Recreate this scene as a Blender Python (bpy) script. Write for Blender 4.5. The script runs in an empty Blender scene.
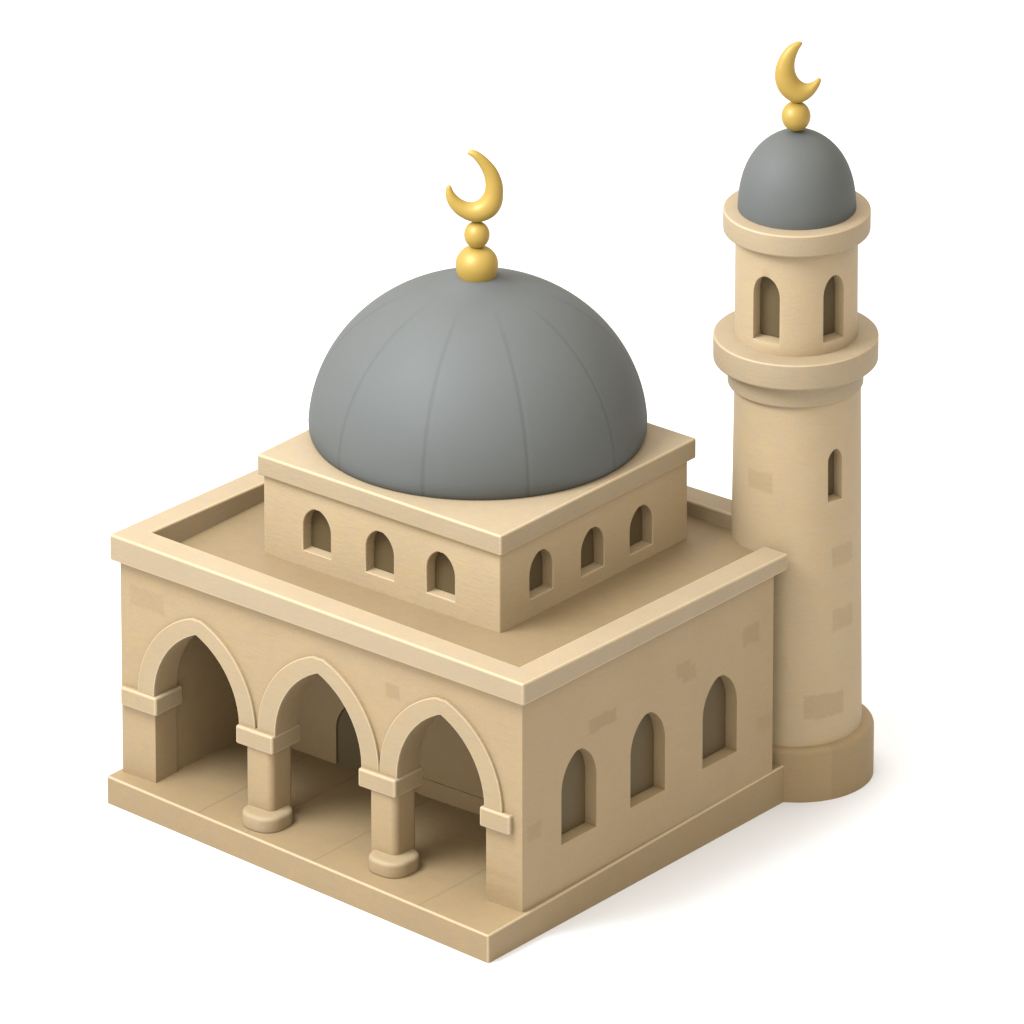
import bpy, bmesh, math, random
from mathutils import Vector
PI = math.pi
S = bpy.context.scene
COL = S.collection

# ------------------------------------------------------------------ node helpers
def new_mat(name):
    m = bpy.data.materials.new(name); m.use_nodes = True
    nt = m.node_tree
    return m, nt, nt.nodes['Principled BSDF']

def mth(nt, op, a, b=None, c=None, clamp=False):
    n = nt.nodes.new('ShaderNodeMath'); n.operation = op; n.use_clamp = clamp
    for i, v in enumerate((a, b, c)):
        if v is None: continue
        if isinstance(v, (int, float)): n.inputs[i].default_value = v
        else: nt.links.new(v, n.inputs[i])
    return n.outputs[0]

def noise(nt, vec, scale, detail=3.0, rough=0.55):
    n = nt.nodes.new('ShaderNodeTexNoise'); n.inputs['Scale'].default_value = scale
    n.inputs['Detail'].default_value = detail; n.inputs['Roughness'].default_value = rough
    if vec is not None: nt.links.new(vec, n.inputs['Vector'])
    return n.outputs['Fac']

def mixc(nt, fac, a, b):
    n = nt.nodes.new('ShaderNodeMix'); n.data_type = 'RGBA'
    if isinstance(fac, (int, float)): n.inputs[0].default_value = fac
    else: nt.links.new(fac, n.inputs[0])
    for i, v in ((6, a), (7, b)):
        if isinstance(v, (tuple, list)): n.inputs[i].default_value = (*v, 1)
        else: nt.links.new(v, n.inputs[i])
    return n.outputs[2]

def maprange(nt, v, a, b, c=0.0, d=1.0, smooth=True):
    n = nt.nodes.new('ShaderNodeMapRange')
    if smooth: n.interpolation_type = 'SMOOTHSTEP'
    nt.links.new(v, n.inputs[0])
    for i, x in enumerate((a, b, c, d)): n.inputs[i + 1].default_value = x
    return n.outputs[0]

STONE = (0.250, 0.183, 0.100)
# a block of slightly browner stone showing in the render coat: (plane, a0, b0, half a, half b, strength)
# plane 'xz' front faces, 'yz' side faces, 'cyl' round the minaret axis
MX, MY = -0.342, 3.635
def stone(name, col=STONE, patches=(), seams=(), scale=1.0, rough=0.62):
    m, nt, bs = new_mat(name)
    tc = nt.nodes.new('ShaderNodeTexCoord'); ob = tc.outputs['Object']
    sp = nt.nodes.new('ShaderNodeSeparateXYZ'); nt.links.new(ob, sp.inputs[0])
    big = noise(nt, ob, 1.7 * scale, 4.0)
    mid = noise(nt, ob, 9.0 * scale, 5.0, 0.6)
    fine = noise(nt, ob, 92.0, 4.0, 0.75)
    # weathering: broad faint mottling, short horizontal drags, fine grain
    mp = nt.nodes.new('ShaderNodeMapping'); mp.inputs['Scale'].default_value = (6, 6, 26)
    nt.links.new(ob, mp.inputs[0]); drag = noise(nt, mp.outputs[0], 1.6, 4.0, 0.6)
    v = mth(nt, 'MULTIPLY_ADD', big, 0.14, 0.915)
    v = mth(nt, 'MULTIPLY', v, mth(nt, 'MULTIPLY_ADD', mid, 0.10, 0.95))
    v = mth(nt, 'MULTIPLY', v, mth(nt, 'MULTIPLY_ADD', drag, 0.10, 0.95))
    v = mth(nt, 'MULTIPLY', v, mth(nt, 'MULTIPLY_ADD', fine, 0.34, 0.83))
    tot = None
    hgt = mth(nt, 'MULTIPLY_ADD', fine, 0.45, mth(nt, 'MULTIPLY', drag, 0.8))
    if patches or seams:
        wob = mth(nt, 'MULTIPLY_ADD', noise(nt, ob, 14.0, 3.0), 0.05, -0.025)
        ang = None
        for (pl, a0, b0, ha, hb, st) in patches:
            if pl == 'cyl':
                if ang is None:
                    ang = mth(nt, 'ARCTAN2', mth(nt, 'SUBTRACT', sp.outputs[1], MY), mth(nt, 'SUBTRACT', sp.outputs[0], MX))
                A = ang
            else:
                A = sp.outputs[0] if pl == 'xz' else sp.outputs[1]
            da = mth(nt, 'SUBTRACT', mth(nt, 'ABSOLUTE', mth(nt, 'SUBTRACT', A, a0)), ha)
            db = mth(nt, 'SUBTRACT', mth(nt, 'ABSOLUTE', mth(nt, 'SUBTRACT', sp.outputs[2], b0)), hb)
            d = mth(nt, 'ADD', mth(nt, 'MAXIMUM', da, db), wob)
            k = mth(nt, 'MULTIPLY', maprange(nt, d, -0.018, 0.010, 1.0, 0.0), st)
            if pl in ('xz', 'yz'):   # only on the outer face of that wall
                o = sp.outputs[1] if pl == 'xz' else sp.outputs[0]
                lim = mth(nt, 'LESS_THAN', o, 0.3) if pl == 'xz' else mth(nt, 'GREATER_THAN', o, -0.09)
                k = mth(nt, 'MULTIPLY', k, lim)
            tot = k if tot is None else mth(nt, 'MAXIMUM', tot, k)
        if tot is not None:
            v = mth(nt, 'MULTIPLY', v, mth(nt, 'MULTIPLY_ADD', tot, -0.8, 1.0))
            hgt = mth(nt, 'MULTIPLY_ADD', tot, -1.6, hgt)
        sm = None
        for (ax, pos, w, st) in seams:     # thin joints between floor slabs / courses
            d = mth(nt, 'ABSOLUTE', mth(nt, 'ADD', mth(nt, 'SUBTRACT', sp.outputs[ax], pos), mth(nt, 'MULTIPLY', wob, 0.35)))
            k = mth(nt, 'MULTIPLY', maprange(nt, d, w * 0.3, w, 1.0, 0.0), st)
            k = mth(nt, 'MULTIPLY', k, mth(nt, 'GREATER_THAN', sp.outputs[2], 0.2))
            sm = k if sm is None else mth(nt, 'MAXIMUM', sm, k)
        if sm is not None:
            v = mth(nt, 'MULTIPLY', v, mth(nt, 'SUBTRACT', 1.0, sm))
            hgt = mth(nt, 'MULTIPLY_ADD', sm, -4.0, hgt)
    warm = mixc(nt, maprange(nt, mid, 0.35, 0.7), col, (col[0] * 1.02, col[1] * 0.985, col[2] * 0.915))
    if tot is not None:      # the showing blocks are a browner stone
        warm = mixc(nt, mth(nt, 'MULTIPLY', tot, 4.0, clamp=True), warm, (col[0], col[1]*0.96, col[2]*0.86))
    vm = nt.nodes.new('ShaderNodeVectorMath'); vm.operation = 'SCALE'
    nt.links.new(warm, vm.inputs[0]); nt.links.new(v, vm.inputs['Scale'])
    nt.links.new(vm.outputs[0], bs.inputs['Base Color'])
    bs.inputs['Roughness'].default_value = rough
    bs.inputs['Specular IOR Level'].default_value = 0.35
    bp = nt.nodes.new('ShaderNodeBump'); bp.inputs['Strength'].default_value = 0.22; bp.inputs['Distance'].default_value = 0.012
    nt.links.new(hgt, bp.inputs['Height']); nt.links.new(bp.outputs[0], bs.inputs['Normal'])
    return m

def plain(name, col, rough, metal=0.0, spec=0.5, grain=0.10, gscale=60, bump=0.05):
    m, nt, bs = new_mat(name)
    tc = nt.nodes.new('ShaderNodeTexCoord'); ob = tc.outputs['Object']
    f = noise(nt, ob, gscale, 4.0, 0.65); b = noise(nt, ob, 2.2, 3.0)
    v = mth(nt, 'MULTIPLY', mth(nt, 'MULTIPLY_ADD', f, grain, 1 - grain / 2), mth(nt, 'MULTIPLY_ADD', b, 0.12, 0.94))
    vm = nt.nodes.new('ShaderNodeVectorMath'); vm.operation = 'SCALE'; vm.inputs[0].default_value = col
    nt.links.new(v, vm.inputs['Scale']); nt.links.new(vm.outputs[0], bs.inputs['Base Color'])
    bs.inputs['Roughness'].default_value = rough; bs.inputs['Metallic'].default_value = metal
    bs.inputs['Specular IOR Level'].default_value = spec
    bp = nt.nodes.new('ShaderNodeBump'); bp.inputs['Strength'].default_value = bump; bp.inputs['Distance'].default_value = 0.01
    nt.links.new(f, bp.inputs['Height']); nt.links.new(bp.outputs[0], bs.inputs['Normal'])
    return m

PA = 0.13
M_wall = stone('sandstone_render', patches=[
    ('xz', -3.683, 1.701, .17, .085, .10), ('xz', -1.296, 1.646, .072, .062, .15), ('xz', -0.25, 0.46, .16, .03, .07),
    ('yz', 0.999, 1.440, .165, .060, .17), ('yz', 1.955, 1.515, .085, .062, .15), ('yz', 2.02, 1.455, .085, .06, .15),
    ('xz', -0.25, 0.30, .16, .07, .05), ('yz', 0.201, 0.821, .080, .070, .12), ('yz', 2.76, 1.515, .100, .085, .14), ('yz', 2.95, 0.72, .115, .070, .08)])
M_trim = stone('dressed_sandstone', col=(0.252, 0.197, 0.124))
M_mould = stone('carved_sandstone', col=(0.252, 0.193, 0.113))
M_plinth = stone('plinth_sandstone', col=(0.218, 0.157, 0.082),
    seams=[(0, -3.04, .012, .16), (0, -2.53, .012, .16), (0, -1.832, .012, .16), (0, -0.74, .012, .14)])
M_roof = stone('roof_screed', col=(0.178, 0.128, 0.067))
M_drum = stone('drum_render', col=(0.308, 0.236, 0.141), patches=[('xz', -1.15, 2.25, .12, .05, .05)])
M_min = stone('minaret_render', col=(0.302, 0.231, 0.138), patches=[
    ('cyl', -1.50, 2.555, .235, .080, .13), ('cyl', -0.08, 1.94, .22, .085, .14), ('cyl', -0.07, 1.42, .22, .09, .14),
    ('cyl', -0.41, 0.735, .34, .100, .16), ('cyl', -1.2, 1.1, .2, .07, .05)])
M_minbase = stone('minaret_base_stone', col=(0.222, 0.158, 0.080), patches=[('cyl', 0.05, 0.16, .42, .26, .10)])
M_edge = stone('pale_edge_highlight', col=(0.325, 0.252, 0.158))  # edge highlight put into the colour: paler stone for rounded rims
M_dome = plain('grey_dome_paint', (0.070, 0.0735, 0.069), 0.66, spec=0.30, grain=0.12, gscale=70)
# meridian joints of the big dome: a fine dark line in each groove
def dome_seams(m, cx, cy, a0, step):
    nt = m.node_tree; bs = nt.nodes['Principled BSDF']; tc = nt.nodes.new('ShaderNodeTexCoord'); sp = nt.nodes.new('ShaderNodeSeparateXYZ')
    nt.links.new(tc.outputs['Object'], sp.inputs[0])
    x = mth(nt, 'SUBTRACT', sp.outputs[0], cx); y = mth(nt, 'SUBTRACT', sp.outputs[1], cy)
    a = mth(nt, 'ARCTAN2', y, x); r = mth(nt, 'SQRT', mth(nt, 'ADD', mth(nt, 'MULTIPLY', x, x), mth(nt, 'MULTIPLY', y, y)))
    u = mth(nt, 'FRACT', mth(nt, 'ADD', mth(nt, 'DIVIDE', mth(nt, 'SUBTRACT', a, a0), step), 10.5))
    d = mth(nt, 'MULTIPLY', mth(nt, 'MULTIPLY', mth(nt, 'ABSOLUTE', mth(nt, 'SUBTRACT', u, 0.5)), step), r)
    k = mth(nt, 'MULTIPLY', maprange(nt, d, 0.003, 0.028, 1.0, 0.0), maprange(nt, r, 0.30, 0.75, 0.0, 0.11))
    src = bs.inputs['Base Color'].links[0].from_socket
    vm = nt.nodes.new('ShaderNodeVectorMath'); vm.operation = 'SCALE'; nt.links.new(src, vm.inputs[0])
    nt.links.new(mth(nt, 'SUBTRACT', 1.0, k), vm.inputs['Scale']); nt.links.new(vm.outputs[0], bs.inputs['Base Color'])
M_bigdome = M_dome.copy(); M_bigdome.name = 'grey_dome_paint_jointed'
dome_seams(M_bigdome, -2.180, 2.130, math.radians(-50.72 - 54.5), math.radians(36))
M_gold = plain('satin_gold', (0.270, 0.176, 0.030), 0.48, metal=0.15, spec=0.4, grain=0.08, gscale=30)
M_pane = plain('dark_window_board', (0.078, 0.054, 0.022), 0.6, spec=0.3, grain=0.16, gscale=50)
M_door = plain('dark_niche_board', (0.10, 0.073, 0.036), 0.6, spec=0.3, grain=0.16, gscale=50)
M_ground, _nt, _b = new_mat('white_surface')
_b.inputs['Base Color'].default_value = (0.615, 0.627, 0.642, 1); _b.inputs['Roughness'].default_value = 0.9
_b.inputs['Specular IOR Level'].default_value = 0.1

# ------------------------------------------------------------------ mesh helpers
def bake(o):
    bpy.context.view_layer.update()
    dg = bpy.context.evaluated_depsgraph_get()
    me = bpy.data.meshes.new_from_object(o.evaluated_get(dg))
    o.modifiers.clear(); old = o.data; o.data = me; bpy.data.meshes.remove(old)

def finish(o, bevel=0.0, seg=3, ang=32, cutters=(), weighted=True, sharp=38, edge=True):
    if cutters:
        for c in cutters:
            md = o.modifiers.new('cut', 'BOOLEAN'); md.operation = 'DIFFERENCE'; md.solver = 'EXACT'; md.object = c
        bake(o)
    if bevel:                                   # only outward corners are rounded; the rounded rim gets a painted pale highlight
        bm = bmesh.new(); bm.from_mesh(o.data)
        bmesh.ops.remove_doubles(bm, verts=bm.verts[:], dist=1e-5)
        lay = bm.edges.layers.float.get('bevel_weight_edge') or bm.edges.layers.float.new('bevel_weight_edge')
        for e in bm.edges:
            e[lay] = 1.0 if e.is_manifold and e.calc_face_angle_signed(0) > math.radians(ang) else 0.0
        bm.to_mesh(o.data); bm.free()
        md = o.modifiers.new('bev', 'BEVEL'); md.width = bevel; md.segments = seg
        md.limit_method = 'WEIGHT'; md.use_clamp_overlap = True
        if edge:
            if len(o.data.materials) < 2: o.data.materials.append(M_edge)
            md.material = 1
        bake(o)
    for p in o.data.polygons: p.use_smooth = True
    o.data.set_sharp_from_angle(angle=math.radians(sharp))
    if weighted:
        md = o.modifiers.new('wn', 'WEIGHTED_NORMAL'); md.keep_sharp = True; md.weight = 80
    for c in cutters:
        bpy.data.objects.remove(c)
    return o

def highlight_rim(o):                                # same painted highlight on the upper rims of turned pieces
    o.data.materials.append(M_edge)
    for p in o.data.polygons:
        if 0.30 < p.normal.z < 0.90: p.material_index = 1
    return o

def link(name, bm, mat, parent=None):
    bmesh.ops.recalc_face_normals(bm, faces=bm.faces[:])
    me = bpy.data.meshes.new(name); bm.to_mesh(me); bm.free()
    o = bpy.data.objects.new(name, me); COL.objects.link(o)
    if mat: me.materials.append(mat)
    if parent: o.parent = parent
    return o

def box_bm(x0, x1, y0, y1, z0, z1, bm=None):
    bm = bm or bmesh.new()
    vs = [bm.verts.new((x, y, z)) for x in (x0, x1) for y in (y0, y1) for z in (z0, z1)]
    for f in ((0,1,3,2),(4,6,7,5),(0,4,5,1),(2,3,7,6),(0,2,6,4),(1,5,7,3)):
        bm.faces.new([vs[i] for i in f])
    return bm

def prism_bm(pts, fn, d0, d1, bm=None):
    """pts: 2-D outline; fn(a, b, d) places it; extruded from d0 to d1."""
    bm = bm or bmesh.new()
    A = [bm.verts.new(fn(a, b, d0)) for a, b in pts]; B = [bm.verts.new(fn(a, b, d1)) for a, b in pts]
    n = len(pts)
    bm.faces.new(A); bm.faces.new(B[::-1])
    for i in range(n): bm.faces.new((A[i], B[i], B[(i+1) % n], A[(i+1) % n]))
    return bm

def arch_curve(h, rise, n=14, soft=0.0):
    """left spring -> apex -> right spring of a two-centred pointed arch (spring at z 0)."""
    rho = (h*h + rise*rise) / (2*h)
    th = math.asin(min(1, rise / rho)) if rho > h else PI/2
    if rho - h < 0: th = PI - math.asin(min(1, rise/rho))
    R = [(-(rho-h) + rho*math.cos(th*i/n), rho*math.sin(th*i/n)) for i in range(n+1)]
    if soft:
        k = []
        for x, z in R:
            t = max(0.0, 1 - x/soft) if x < soft else 0.0
            k.append((x, z - 0.28*soft*t*t))
        R = k
    L = [(-x, z) for x, z in R[:-1]]
    return L + R[::-1]

def arch_outline(c, h, z0, zs, za, n=14, soft=0.0, rnd=0.12):
    """window head between a pointed and a round arch"""
    p = [(c - h, z0)]
    for x, z in arch_curve(h, za - zs, n, soft):
        e = (za - zs) * math.sqrt(max(0, 1 - (x/h)**2))
        p.append((c + x, zs + z*(1-rnd) + e*rnd))
    p += [(c + h, z0)]
    return p

XZ = lambda a, b, d: (a, d, b)
YZ = lambda a, b, d: (d, a, b)

def lathe_bm(prof, cx, cy, n=128, rfun=None):
    bm = bmesh.new(); rings = []
    for r, z in prof:
        if r < 1e-6: rings.append([bm.verts.new((cx, cy, z))])
        else:
            ring = []
            for i in range(n):
                a = 2*PI*i/n; rr = r * (rfun(a, r, z) if rfun else 1)
                ring.append(bm.verts.new((cx + rr*math.cos(a), cy + rr*math.sin(a), z)))
            rings.append(ring)
    for A, B in zip(rings, rings[1:]):
        for i in range(n):
            j = (i+1) % n
            if len(A) == 1 and len(B) == 1: continue
            if len(A) == 1: bm.faces.new((A[0], B[i], B[j]))
            elif len(B) == 1: bm.faces.new((A[i], B[0], A[j]))
            else: bm.faces.new((A[i], B[i], B[j], A[j]))
    if len(rings[0]) > 1: bm.faces.new(rings[0][::-1])
    if len(rings[-1]) > 1: bm.faces.new(rings[-1])
    return bm

def rounded(prof, r, seg=5):
    """round the inner corners of a lathe profile; r per corner or one value"""
    out = [prof[0]]
    for i in range(1, len(prof)-1):
        p0, p, p1 = Vector(prof[i-1]), Vector(prof[i]), Vector(prof[i+1])
        rr = r[i] if isinstance(r, dict) and i in r else (0 if isinstance(r, dict) else r)
        rr = min(rr, (p0-p).length*.49, (p1-p).length*.49)
        if rr <= 0: out.append(prof[i]); continue
        a = p + (p0-p).normalized()*rr; b = p + (p1-p).normalized()*rr
        for k in range(seg+1):
            t = k/seg
            q = a*(1-t)**2 + p*(2*t*(1-t)) + b*t*t
            out.append((q.x, q.y))
    out.append(prof[-1])
    return out

def catmull(P, n=6):
    out = []
    for i in range(len(P)-1):
        p0 = P[max(i-1, 0)]; p1 = P[i]; p2 = P[i+1]; p3 = P[min(i+2, len(P)-1)]
        for k in range(n):
            t = k/n
            out.append(tuple(.5*((2*b) + (c-a)*t + (2*a-5*b+4*c-d)*t*t + (-a+3*b-3*c+d)*t**3) for a, b, c, d in zip(p0, p1, p2, p3)))
    out.append(P[-1]); return out

def crescent_bm(outer, inner, scale, x0, y0, z0, origin, ax, zk=1.097, flat=0.43, nr=24):
    """horned moon: a rounded section spans from each outer point to its inner partner; ax = direction of its plane"""
    P = catmull([(a[0], a[1], b[0], b[1]) for a, b in zip(outer, inner)], 6)
    bm = bmesh.new(); ax = Vector((*ax, 0)).normalized(); nrm = Vector((-ax.y, ax.x, 0)); O = Vector(origin); rings = []
    for k, (ox, oy, ix, iy) in enumerate(P):
        o = Vector(((ox - x0)*scale, z0 - (oy - y0)*scale*zk)); i = Vector(((ix - x0)*scale, z0 - (iy - y0)*scale*zk))
        m = (o + i)/2; h = (o - i)/2; w = 2*h.length*flat; ring = []
        for j in range(nr):
            a = 2*PI*j/nr; q = m + h*math.cos(a)
            ring.append(bm.verts.new(O + ax*q.x + Vector((0, 0, q.y)) + nrm*(w*math.sin(a))))
        rings.append(ring)
    for A, B in zip(rings, rings[1:]):
        for j in range(nr): bm.faces.new((A[j], B[j], B[(j+1) % nr], A[(j+1) % nr]))
    bm.faces.new(rings[0][::-1]); bm.faces.new(rings[-1])
    return bm

# ------------------------------------------------------------------ dimensions
W, D = 4.0, 3.575
XL, XR, YF, YB = -3.943, -0.058, 0.058, 3.52        # wall faces
ZP, ZW, ZT, ZR = 0.205, 1.929, 2.107, 1.973         # plinth top, wall top, parapet top, roof
TH = 0.245                                          # facade thickness
ARC = [-3.188, -2.000, -0.820]
ADZ = [-0.025, 0.008, 0.020]                      # arch centres
AH, ZS, ZA = 0.420, 0.955, 1.592                    # half width, spring, apex
PORCH_BACK = 1.165

# ------------------------------------------------------------------ setting
bm = bmesh.new()
bm.faces.new([bm.verts.new(v) for v in ((-320, -320, -0.022), (320, -320, -0.022), (320, 320, -0.022), (-320, 320, -0.022))])
g = link('ground', bm, M_ground); g['kind'] = 'structure'
g['label'] = 'plain white surface under the mosque'

# ------------------------------------------------------------------ the mosque
mosque = bpy.data.objects.new('mosque', None); COL.objects.link(mosque)
mosque['label'] = 'small sandstone mosque with grey dome, three-arched porch and round minaret'
mosque['category'] = 'mosque'

# plinth: front edge a little oblique
pl = prism_bm([(-3.990, -0.075), (-0.014, -0.392), (-0.054, 3.30), (-3.990, 3.30)], lambda a, b, d: (a, b, d), -0.034, ZP)
for vv in pl.verts:
    if vv.co.y > 3 and vv.co.z > 0: vv.co.z += 0.085 if vv.co.x > -1 else 0.02
finish(link('plinth', pl, M_plinth, mosque), bevel=0.014, seg=3)

# wall: one carved block; porch, arches, window and door pockets cut out
body = link('wall', prism_bm([(XL, YF), (XR, YF), (XR, 3.03), (-0.32, 3.03), (-0.32, YB), (XL, YB)], lambda a, b, d: (a, b, d), ZP - 0.008, 1.966), M_wall, mosque)
cut = []
def cutter(bm): 
    o = link('cutter', bm, None); cut.append(o); return o
cutter(box_bm(XL + 0.315, XR - 0.30, YF + TH, PORCH_BACK, ZP - 0.1, 1.80))
# arches with the wider gap below the springing where the columns stand
pts = [(-3.615, ZP - 0.1), (-3.615, 0.915), (ARC[0] - AH, 0.915)]
for i, c in enumerate(ARC):
    pts += [(c + x, ZS + ADZ[i] + z) for x, z in arch_curve(AH, ZA - ZS, 22)]
    if i < 2: pts += [(c + AH, 0.915), (ARC[i+1] - AH, 0.915)]
pts += [(ARC[2] + AH, 0.915), (-0.402, 0.915), (-0.402, ZP - 0.1)]
pp = []
for q in pts:
    if not pp or (abs(q[0]-pp[-1][0]) + abs(q[1]-pp[-1][1])) > 1e-4: pp.append(q)
cutter(prism_bm(pp, XZ, YF - 0.2, YF + TH + 0.1))
SIDE = [(0.722, 0.597, 1.316), (1.534, 0.600, 1.318), (2.392, 0.606, 1.314)]
SH, SD = 0.206, 0.115
for c, z0, za in SIDE:
    cutter(prism_bm(arch_outline(c, SH, z0, za - 0.300, za, 12, 0.05), YZ, XR - SD, XR + 0.2))
DOOR = (-2.40, 0.375, 0.50, 0.79)
cutter(prism_bm(arch_outline(DOOR[0], DOOR[1], ZP - 0.1, DOOR[2], DOOR[3], 12), XZ, PORCH_BACK - 0.1, PORCH_BACK + 0.045))
finish(body, bevel=0.012, seg=3, cutters=cut)

def pane(name, outline, fn, d0, d1, mat, parent):
    return finish(link(name, prism_bm(outline, fn, d0, d1), mat, parent), bevel=0.004, seg=1, edge=False)
for c, z0, za in SIDE:
    pane('window', arch_outline(c, SH - 0.006, z0 + .006, za - 0.300, za - .006, 12, 0.05), YZ, XR - SD - 0.05, XR - SD + 0.012, M_pane, body)
pane('door', arch_outline(DOOR[0], DOOR[1] - .004, ZP - 0.004, DOOR[2], DOOR[3] - .004, 12), XZ, PORCH_BACK + 0.016, PORCH_BACK + 0.07, M_door, body)
# low skirting step along the back wall of the porch, right of the door
finish(link('skirting', box_bm(-1.98, XR - 0.302, PORCH_BACK - 0.012, PORCH_BACK + 0.02, ZP - 0.006, ZP + 0.15), M_wall, body), bevel=0.008, seg=2, edge=False)

# arch mouldings: raised pointed bands over the openings
OH = 0.5885
for i, c in enumerate(ARC):
    o_ = [(c + x, ZS + ADZ[i] + z) for x, z in arch_curve(OH if i else OH - .012, 1.730 - ZS, 24, 0.06)]
    i_ = [(c + x, ZS + ADZ[i] + z) for x, z in arch_curve(AH - 0.003, ZA - ZS - 0.003, 24)]
    pts = [(o_[0][0], 0.915)] + o_ + [(o_[-1][0], 0.915), (i_[-1][0], 0.915)] + i_[::-1] + [(i_[0][0], 0.915)]
    bm = bmesh.new(); n = len(o_)
    oo = [(o_[0][0], 0.915)] + o_ + [(o_[-1][0], 0.915)]; ii = [(i_[0][0], 0.915)] + i_ + [(i_[-1][0], 0.915)]
    y0, y1 = YF - 0.026, YF + 0.03
    V = [[bm.verts.new((a, y, b)) for a, b in L] for y in (y0, y1) for L in (oo, ii)]
    for k in range(len(oo) - 1):
        bm.faces.new((V[0][k], V[0][k+1], V[1][k+1], V[1][k]))
        bm.faces.new((V[2][k], V[3][k], V[3][k+1], V[2][k+1]))
        bm.faces.new((V[0][k], V[2][k], V[2][k+1], V[0][k+1]))
        bm.faces.new((V[1][k], V[1][k+1], V[3][k+1], V[3][k]))
    for k in (0, -1): bm.faces.new((V[0][k], V[1][k], V[3][k], V[2][k]))
    finish(link('arch_moulding', bm, M_mould, body), bevel=0.009, seg=2)

# pier capitals
def capital(x0, x1, y0, y1, z0, z1, parent):
    finish(link('capital', box_bm(x0, x1, y0, y1, z0, z1), M_mould, parent), bevel=0.018, seg=4)
capital(XL + 0.018, -3.572, YF - 0.042, YF + TH + 0.03, 0.780, 0.932, body)
capital(-0.436, -0.146, YF - 0.042, YF + TH + 0.03, 0.825, 0.985, body)

# two columns under the middle springings: rounded square shaft, bulging base, block capital
def rsquare(cx, cy, hx, hy, r, n=7):
    out = []
    for sx, sy, a0 in ((1, 1, 0), (-1, 1, PI/2), (-1, -1, PI), (1, -1, 3*PI/2)):
        for k in range(n+1):
            a = a0 + PI/2*k/n
            out.append((cx + sx*(hx-r) + r*math.cos(a), cy + sy*(hy-r) + r*math.sin(a)))
    return out
def stack(secs):
    bm = bmesh.new(); rings = [[bm.verts.new((x, y, z)) for x, y in pts] for pts, z in secs]; n = len(rings[0])
    for A, B in zip(rings, rings[1:]):
        for i in range(n): bm.faces.new((A[i], A[(i+1) % n], B[(i+1) % n], B[i]))
    bm.faces.new(rings[0][::-1]); bm.faces.new(rings[-1]); return bm
for k, cx in enumerate((-2.570, -1.368)):
    cy = 0.146
    hx, hy = 0.130, 0.130
    sh = stack([(rsquare(cx, cy, hx, hy, 0.05), ZP - 0.004), (rsquare(cx, cy, hx, hy, 0.05), 0.86)])
    col = finish(link('column', sh, M_wall, mosque), bevel=0, sharp=50)
    secs = []
    for e, z in ((-.002, -.004), (.006, .004), (.008, .016), (.008, .088), (.006, .100), (.000, .110), (-.010, .117), (-.022, .120), (-.045, .122)):
        bx_, by_ = ((.052, -.086), (.080, -.088))[k]
        secs.append((rsquare(cx + bx_, cy + by_, 0.164 + e, 0.170 + e, 0.132 + e), ZP + z*1.02 + (0.001 if z < 0 else 0)))
    finish(link('column_base', stack(secs), M_mould, col), bevel=0, sharp=60)
    kx = (-2.594, -1.404)[k]
    capital(kx - 0.180, kx + 0.180, YF - 0.062, YF + TH + 0.03, 0.812, 0.962, col)

# roof sheet and parapet ring
link('roof', box_bm(XL + .1, XR - .1, YF + .1, YB - .02, ZW - 0.02, ZR), M_roof, mosque)
t = 0.226
bm = bmesh.new()
RV = 3.13
OUT = [(-W, 0, .065, .030), (0, 0, 0, 0), (0, RV, -.045, 0), (MX - .1, D, 0, 0), (-W, D, -.05, 0)]      # x, y, lift of top and of underside (settled a little unevenly)
INN = [(-W+t, t, .070, .030), (-t, t, 0, 0), (-t, RV, -.045, 0), (MX - .1, D-t, 0, 0), (-W+t, D-t, -.05, 0)]
TO = [bm.verts.new((x, y, ZT + a)) for x, y, a, b in OUT]; TI = [bm.verts.new((x, y, ZT + a)) for x, y, a, b in INN]
BO = [bm.verts.new((x, y, ZW + b)) for x, y, a, b in OUT]; BI = [bm.verts.new((x, y, ZW + b)) for x, y, a, b in INN]
for i, j in ((0, 1), (1, 2), (3, 4), (4, 0)):
    bm.faces.new((TO[i], TO[j], TI[j], TI[i])); bm.faces.new((BO[i], BI[i], BI[j], BO[j]))
    bm.faces.new((TO[i], BO[i], BO[j], TO[j])); bm.faces.new((TI[i], TI[j], BI[j], BI[i]))
for i in (2, 3): bm.faces.new((TO[i], BO[i], BI[i], TI[i]))
finish(link('parapet', bm, M_trim, mosque), bevel=0.017, seg=4)

# drum block with six window pockets in view, and its cornice slab
DX0, DX1, DY0, DY1 = -3.172, -0.887, 0.813, 3.03
CZ, CH = 2.786, 0.166
drum = link('drum', box_bm(DX0, DX1, DY0, DY1, ZR - 0.02, CZ - CH), M_drum, mosque)
cut = []
WF = [-2.656, -2.046, -1.458]; WR = [1.297, 1.903, 2.480]; WH = 0.134; WD = 0.105
for c in WF: cutter(prism_bm(arch_outline(c, WH, 2.102, 2.472 - .175, 2.472, 12, 0.04), XZ, DY0 - .2, DY0 + WD))
for i, c in enumerate(WR):
    z = (2.122, 2.092, 2.070)[i]
    cutter(prism_bm(arch_outline(c, WH, z, z + .19, z + .363, 12, 0.04), YZ, DX1 - WD, DX1 + .2))
finish(drum, bevel=0.010, seg=3, cutters=cut)
for c in WF: pane('window', arch_outline(c, WH - .005, 2.107, 2.472 - .175, 2.467, 12, 0.04), XZ, DY0 + WD - .012, DY0 + WD + .05, M_pane, drum)
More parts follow.
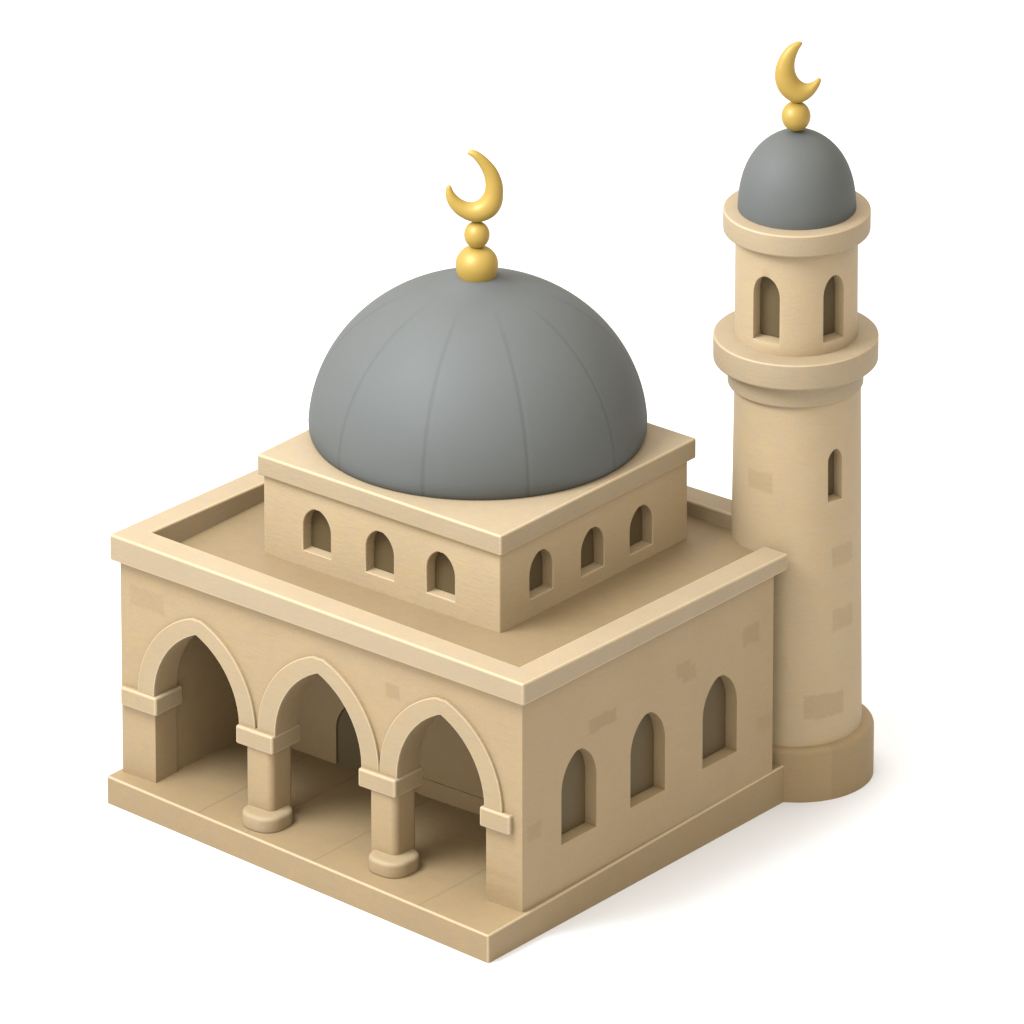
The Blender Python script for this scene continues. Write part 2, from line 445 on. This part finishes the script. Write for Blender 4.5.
for i, c in enumerate(WR):
    z = (2.122, 2.092, 2.070)[i]
    pane('window', arch_outline(c, WH - .005, z + .005, z + .19, z + .358, 12, 0.04), YZ, DX1 - WD - .05, DX1 - WD + .012, M_pane, drum)
finish(link('cornice', box_bm(-3.205, -0.847, 0.774, 3.085, CZ - CH, CZ), M_trim, drum), bevel=0.016, seg=4)

# main dome: hemisphere with eight-and-two meridian seams, tucked in slightly at the foot
DCX, DCY, DR = -2.180, 2.130, 1.272
prof = [(1.00, CZ - 0.012), (1.235, CZ - 0.011), (1.248, CZ + 0.004), (1.260, CZ + 0.024), (1.267, CZ + .05)]
NZ = 56
zc = CZ + 0.04; HZ = 1.192
for k in range(2, NZ + 1):
    a = PI/2*k/NZ - 0.0
    prof.append((DR*math.cos(a) if k < NZ else 0.0, zc + HZ*math.sin(a)*1.0 - 0.0))
prof = [(r, z + (0.10*math.exp(-(r/0.2)**2) if z > CZ + .5 else 0)) for r, z in prof]
SEAMS = [math.radians(-50.72 - 54.5 + 36*k) for k in range(10)]
def seam(a, r, z):
    f = min(1, max(0, (zc + HZ*0.985 - z)/0.25)); s = 0
    for q in SEAMS:
        d = (a - q + PI) % (2*PI) - PI
        s += math.exp(-(d*r/0.013)**2)
    return 1 - 0.0030*f*s
dome = finish(link('dome', lathe_bm(prof, DCX, DCY, 720, seam), M_bigdome, mosque), weighted=False, sharp=60)

# finial of the main dome
RX = (0.774, 0.633)
def ball(name, cx, cy, z, r, parent, zsq=1.0, zlo=None, zlow=None, mat=M_gold):
    P = []
    for k in range(33):
        a = -PI/2 + PI*k/32
        zz = z + r*(zsq if a > 0 else zlow or zsq)*math.sin(a)
        if zlo is not None and zz < zlo: continue
        P.append((0.0 if k in (0, 32) else r*math.cos(a), zz))
    return finish(link(name, lathe_bm(P, cx, cy, 64), mat, parent), weighted=False, sharp=70)
fx, fy = DCX - .005, DCY - .004
fb = [(0.0, 4.03), (0.130, 4.04), (0.146, 4.072), (0.154, 4.10), (0.1585, 4.13), (0.160, 4.155)]
fb += [(0.160*math.cos(PI/2*k/16) if k < 16 else 0.0, 4.155 + 0.150*math.sin(PI/2*k/16)) for k in range(1, 17)]
finish(link('finial_base', lathe_bm(fb, fx, fy, 64), M_gold, dome), weighted=False, sharp=70)
ball('finial_ball', fx, fy, 4.396, 0.096, dome, 1.09)
O1 = [(434,88),(441,72),(462,65),(500,75),(560,118),(620,185),(655,260),(664,330),(656,408),(622,466),(564,505),(495,520),(430,507),(364,470),(315,416),(294,360),(295,315),(302,294),(314,287)]
I1 = [(437,93),(447,98),(462,108),(488,135),(515,175),(538,225),(548,275),(545,320),(530,355),(508,380),(485,394),(460,399),(425,394),(390,376),(360,350),(342,324),(333,303),(328,293),(320,288)]
finish(link('crescent', crescent_bm(O1, I1, 0.15625/134.8, 494, 520, 4.501, (fx, fy, 0), RX, flat=0.47), M_gold, dome), weighted=False, sharp=80)

# ------------------------------------------------------------------ minaret
K = 132.8
RS0, RS1 = 0.512, 0.472
shp = [(0, -0.01), (RS0, -0.01), (RS0, 0.4), (RS1 + .004, 3.20), (RS1, 3.50), (0, 3.50)]
shp = [(0.0, -0.03)] + [(RS0 - (RS0-RS1)*i/24, -0.03 + 3.47*i/24) for i in range(25)] + [(0.0, 3.44)]
minaret = link('minaret', lathe_bm(shp, MX + .012, MY + .010, 128), M_min, mosque)
def radial_pocket(angdeg, R, h, z0, zs, za, depth):
    a = math.radians(angdeg); ca, sa = math.cos(a), math.sin(a)
    fn = lambda p, q, d: (MX + ca*d - sa*p, MY + sa*d + ca*p, q)
    return fn, (h, z0, zs, za), R - depth
fn, (h, z0, zs, za), d0 = radial_pocket(-13.5, 0.482, 0.066, 2.400, 2.72, 2.825, 0.10)
cut = []; cutter(prism_bm(arch_outline(0, h, z0, zs, za, 10, 0.02), fn, d0, d0 + .4))
finish(minaret, bevel=0.008, seg=2, ang=35, cutters=cut, weighted=False, sharp=35)
pane('window', arch_outline(0, h - .003, z0 + .003, zs, za - .003, 10, 0.02), fn, d0 - .04, d0 + .012, M_pane, minaret)

base = rounded([(0, -0.034), (0.580, -0.034), (0.580, 0.412), (0.40, 0.436)], {2: 0.05}, 6)
finish(link('minaret_base', lathe_bm(base, MX + .014, MY + .040), M_minbase, minaret), weighted=False, sharp=50)
# collar, balcony ring
colr = rounded([(0.42, 3.195), (0.495, 3.198), (0.509, 3.212), (0.511, 3.34), (0.53, 3.36), (0.53, 3.45), (0.40, 3.45)], {1: .006, 2: .008, 3: .01}, 4)
highlight_rim(finish(link('collar', lathe_bm(colr, MX, MY), M_trim, minaret), weighted=False, sharp=40))
bal = rounded([(0.40, 3.380), (0.602, 3.386), (0.618, 3.402), (0.619, 3.600), (0.36, 3.604)], {1: .010, 2: .012, 3: .018}, 5)
highlight_rim(finish(link('balcony', lathe_bm(bal, MX, MY), M_trim, minaret), weighted=False, sharp=40))
# lantern storey with two arched windows in view (two more behind)
LR = 0.461
lan_prof = [(0.0, 3.56)] + [(LR - 0.004*i/10, 3.56 + 0.93*i/10) for i in range(11)] + [(0.0, 4.49)]
lan = link('lantern', lathe_bm(lan_prof, MX, MY), M_min, minaret)
cut = []; pn = []
for a, hw in ((-81.5, .113), (-13.5, .097), (98, .113), (170, .113)):
    fn, (h, z0, zs, za), d0 = radial_pocket(a, LR, hw, 3.695, 4.06, 4.225, 0.125)
    cutter(prism_bm(arch_outline(0, h, z0, zs, za, 12, 0.03, 0.9), fn, d0, d0 + .4)); pn.append((fn, h, z0, zs, za, d0))
finish(lan, bevel=0.009, seg=2, ang=35, cutters=cut, weighted=False, sharp=35)
for fn, h, z0, zs, za, d0 in pn:
    pane('window', arch_outline(0, h - .004, z0 + .004, zs, za - .004, 12, 0.03, 0.9), fn, d0 - .04, d0 + .012, M_pane, minaret)
cor = rounded([(0.40, 4.430), (0.535, 4.435), (0.550, 4.450), (0.551, 4.616), (0.33, 4.622)], {1: .010, 2: .012, 3: .018}, 5)
highlight_rim(finish(link('cornice', lathe_bm(cor, MX, MY), M_trim, minaret), weighted=False, sharp=40))
md = [(0.36, 4.612)]
for k in range(0, 41):
    a = PI/2*k/40
    md.append((0.0 if k == 40 else 0.442*math.cos(a)**(0.80 + 0.26*math.sin(a)**2), 4.618 + 0.620*math.sin(a)))
finish(link('dome', lathe_bm(md, MX, MY), M_dome, minaret), weighted=False, sharp=60)
ball('finial_ball', MX - .010, MY - .008, 5.352, 0.109, minaret, 1.06)
O2 = [(546,116),(534,111),(510,116),(475,137),(440,182),(418,240),(418,300),(440,350),(480,386),(520,400),(560,392),(600,364),(628,325),(638,296),(633,285)]
I2 = [(547,122),(542,131),(531,148),(518,180),(511,212),(512,245),(520,270),(532,290),(548,304),(565,311),(583,310),(602,301),(614,291),(622,285),(629,284)]
finish(link('crescent', crescent_bm(O2, I2, 0.205/132.8, 519, 400, 5.462, (MX - .010, MY - .008, 0), RX), M_gold, minaret), weighted=False, sharp=80)

# ------------------------------------------------------------------ light
w = bpy.data.worlds.new('World'); S.world = w; w.use_nodes = True
bg = w.node_tree.nodes['Background']; bg.inputs[0].default_value = (1.05, 1.0, 0.935, 1)
# white studio surround, brighter on the lamp side
wt = w.node_tree; tcw = wt.nodes.new('ShaderNodeTexCoord'); dt = wt.nodes.new('ShaderNodeVectorMath'); dt.operation = 'DOT_PRODUCT'
wt.links.new(tcw.outputs['Generated'], dt.inputs[0]); dt.inputs[1].default_value = (-0.5, -0.866, 0.0)
sz = wt.nodes.new('ShaderNodeSeparateXYZ'); wt.links.new(tcw.outputs['Generated'], sz.inputs[0])
wt.links.new(mth(wt, 'ADD', mth(wt, 'MULTIPLY_ADD', dt.outputs['Value'], 0.85, 0.90), mth(wt, 'MULTIPLY', mth(wt, 'MAXIMUM', sz.outputs[2], 0.0), 1.85)), bg.inputs[1])
def area(name, loc, target, size, power, col=(1, 1, 1)):
    L = bpy.data.lights.new(name, 'AREA'); L.shape = 'DISK'; L.size = size; L.energy = power; L.color = col
    o = bpy.data.objects.new(name, L); COL.objects.link(o)
    o.location = loc; o.rotation_euler = (Vector(target) - Vector(loc)).to_track_quat('-Z', 'Y').to_euler()
area('softbox_lamp', (-3.6, -4.3, 10.8), (-1.9, 1.6, 2.0), 5.0, 1920, (0.93, 1.0, 1.12))

# ------------------------------------------------------------------ camera
cam = bpy.data.cameras.new('camera'); co = bpy.data.objects.new('camera', cam); COL.objects.link(co)
co.location = (63.03182744, -77.17897468, 48.43383462)
co.rotation_euler = (math.radians(90 - 24.274084408), 0, math.radians(39.286397928))
cam.lens = 527.34375; cam.sensor_width = 36; cam.clip_start = 1; cam.clip_end = 1500
S.camera = co
S.view_settings.view_transform = 'Standard'; S.view_settings.look = 'None'
S.view_settings.exposure = 0; S.view_settings.gamma = 1; S.view_settings.use_curve_mapping = False
S.cycles.max_bounces = 8; S.cycles.diffuse_bounces = 5
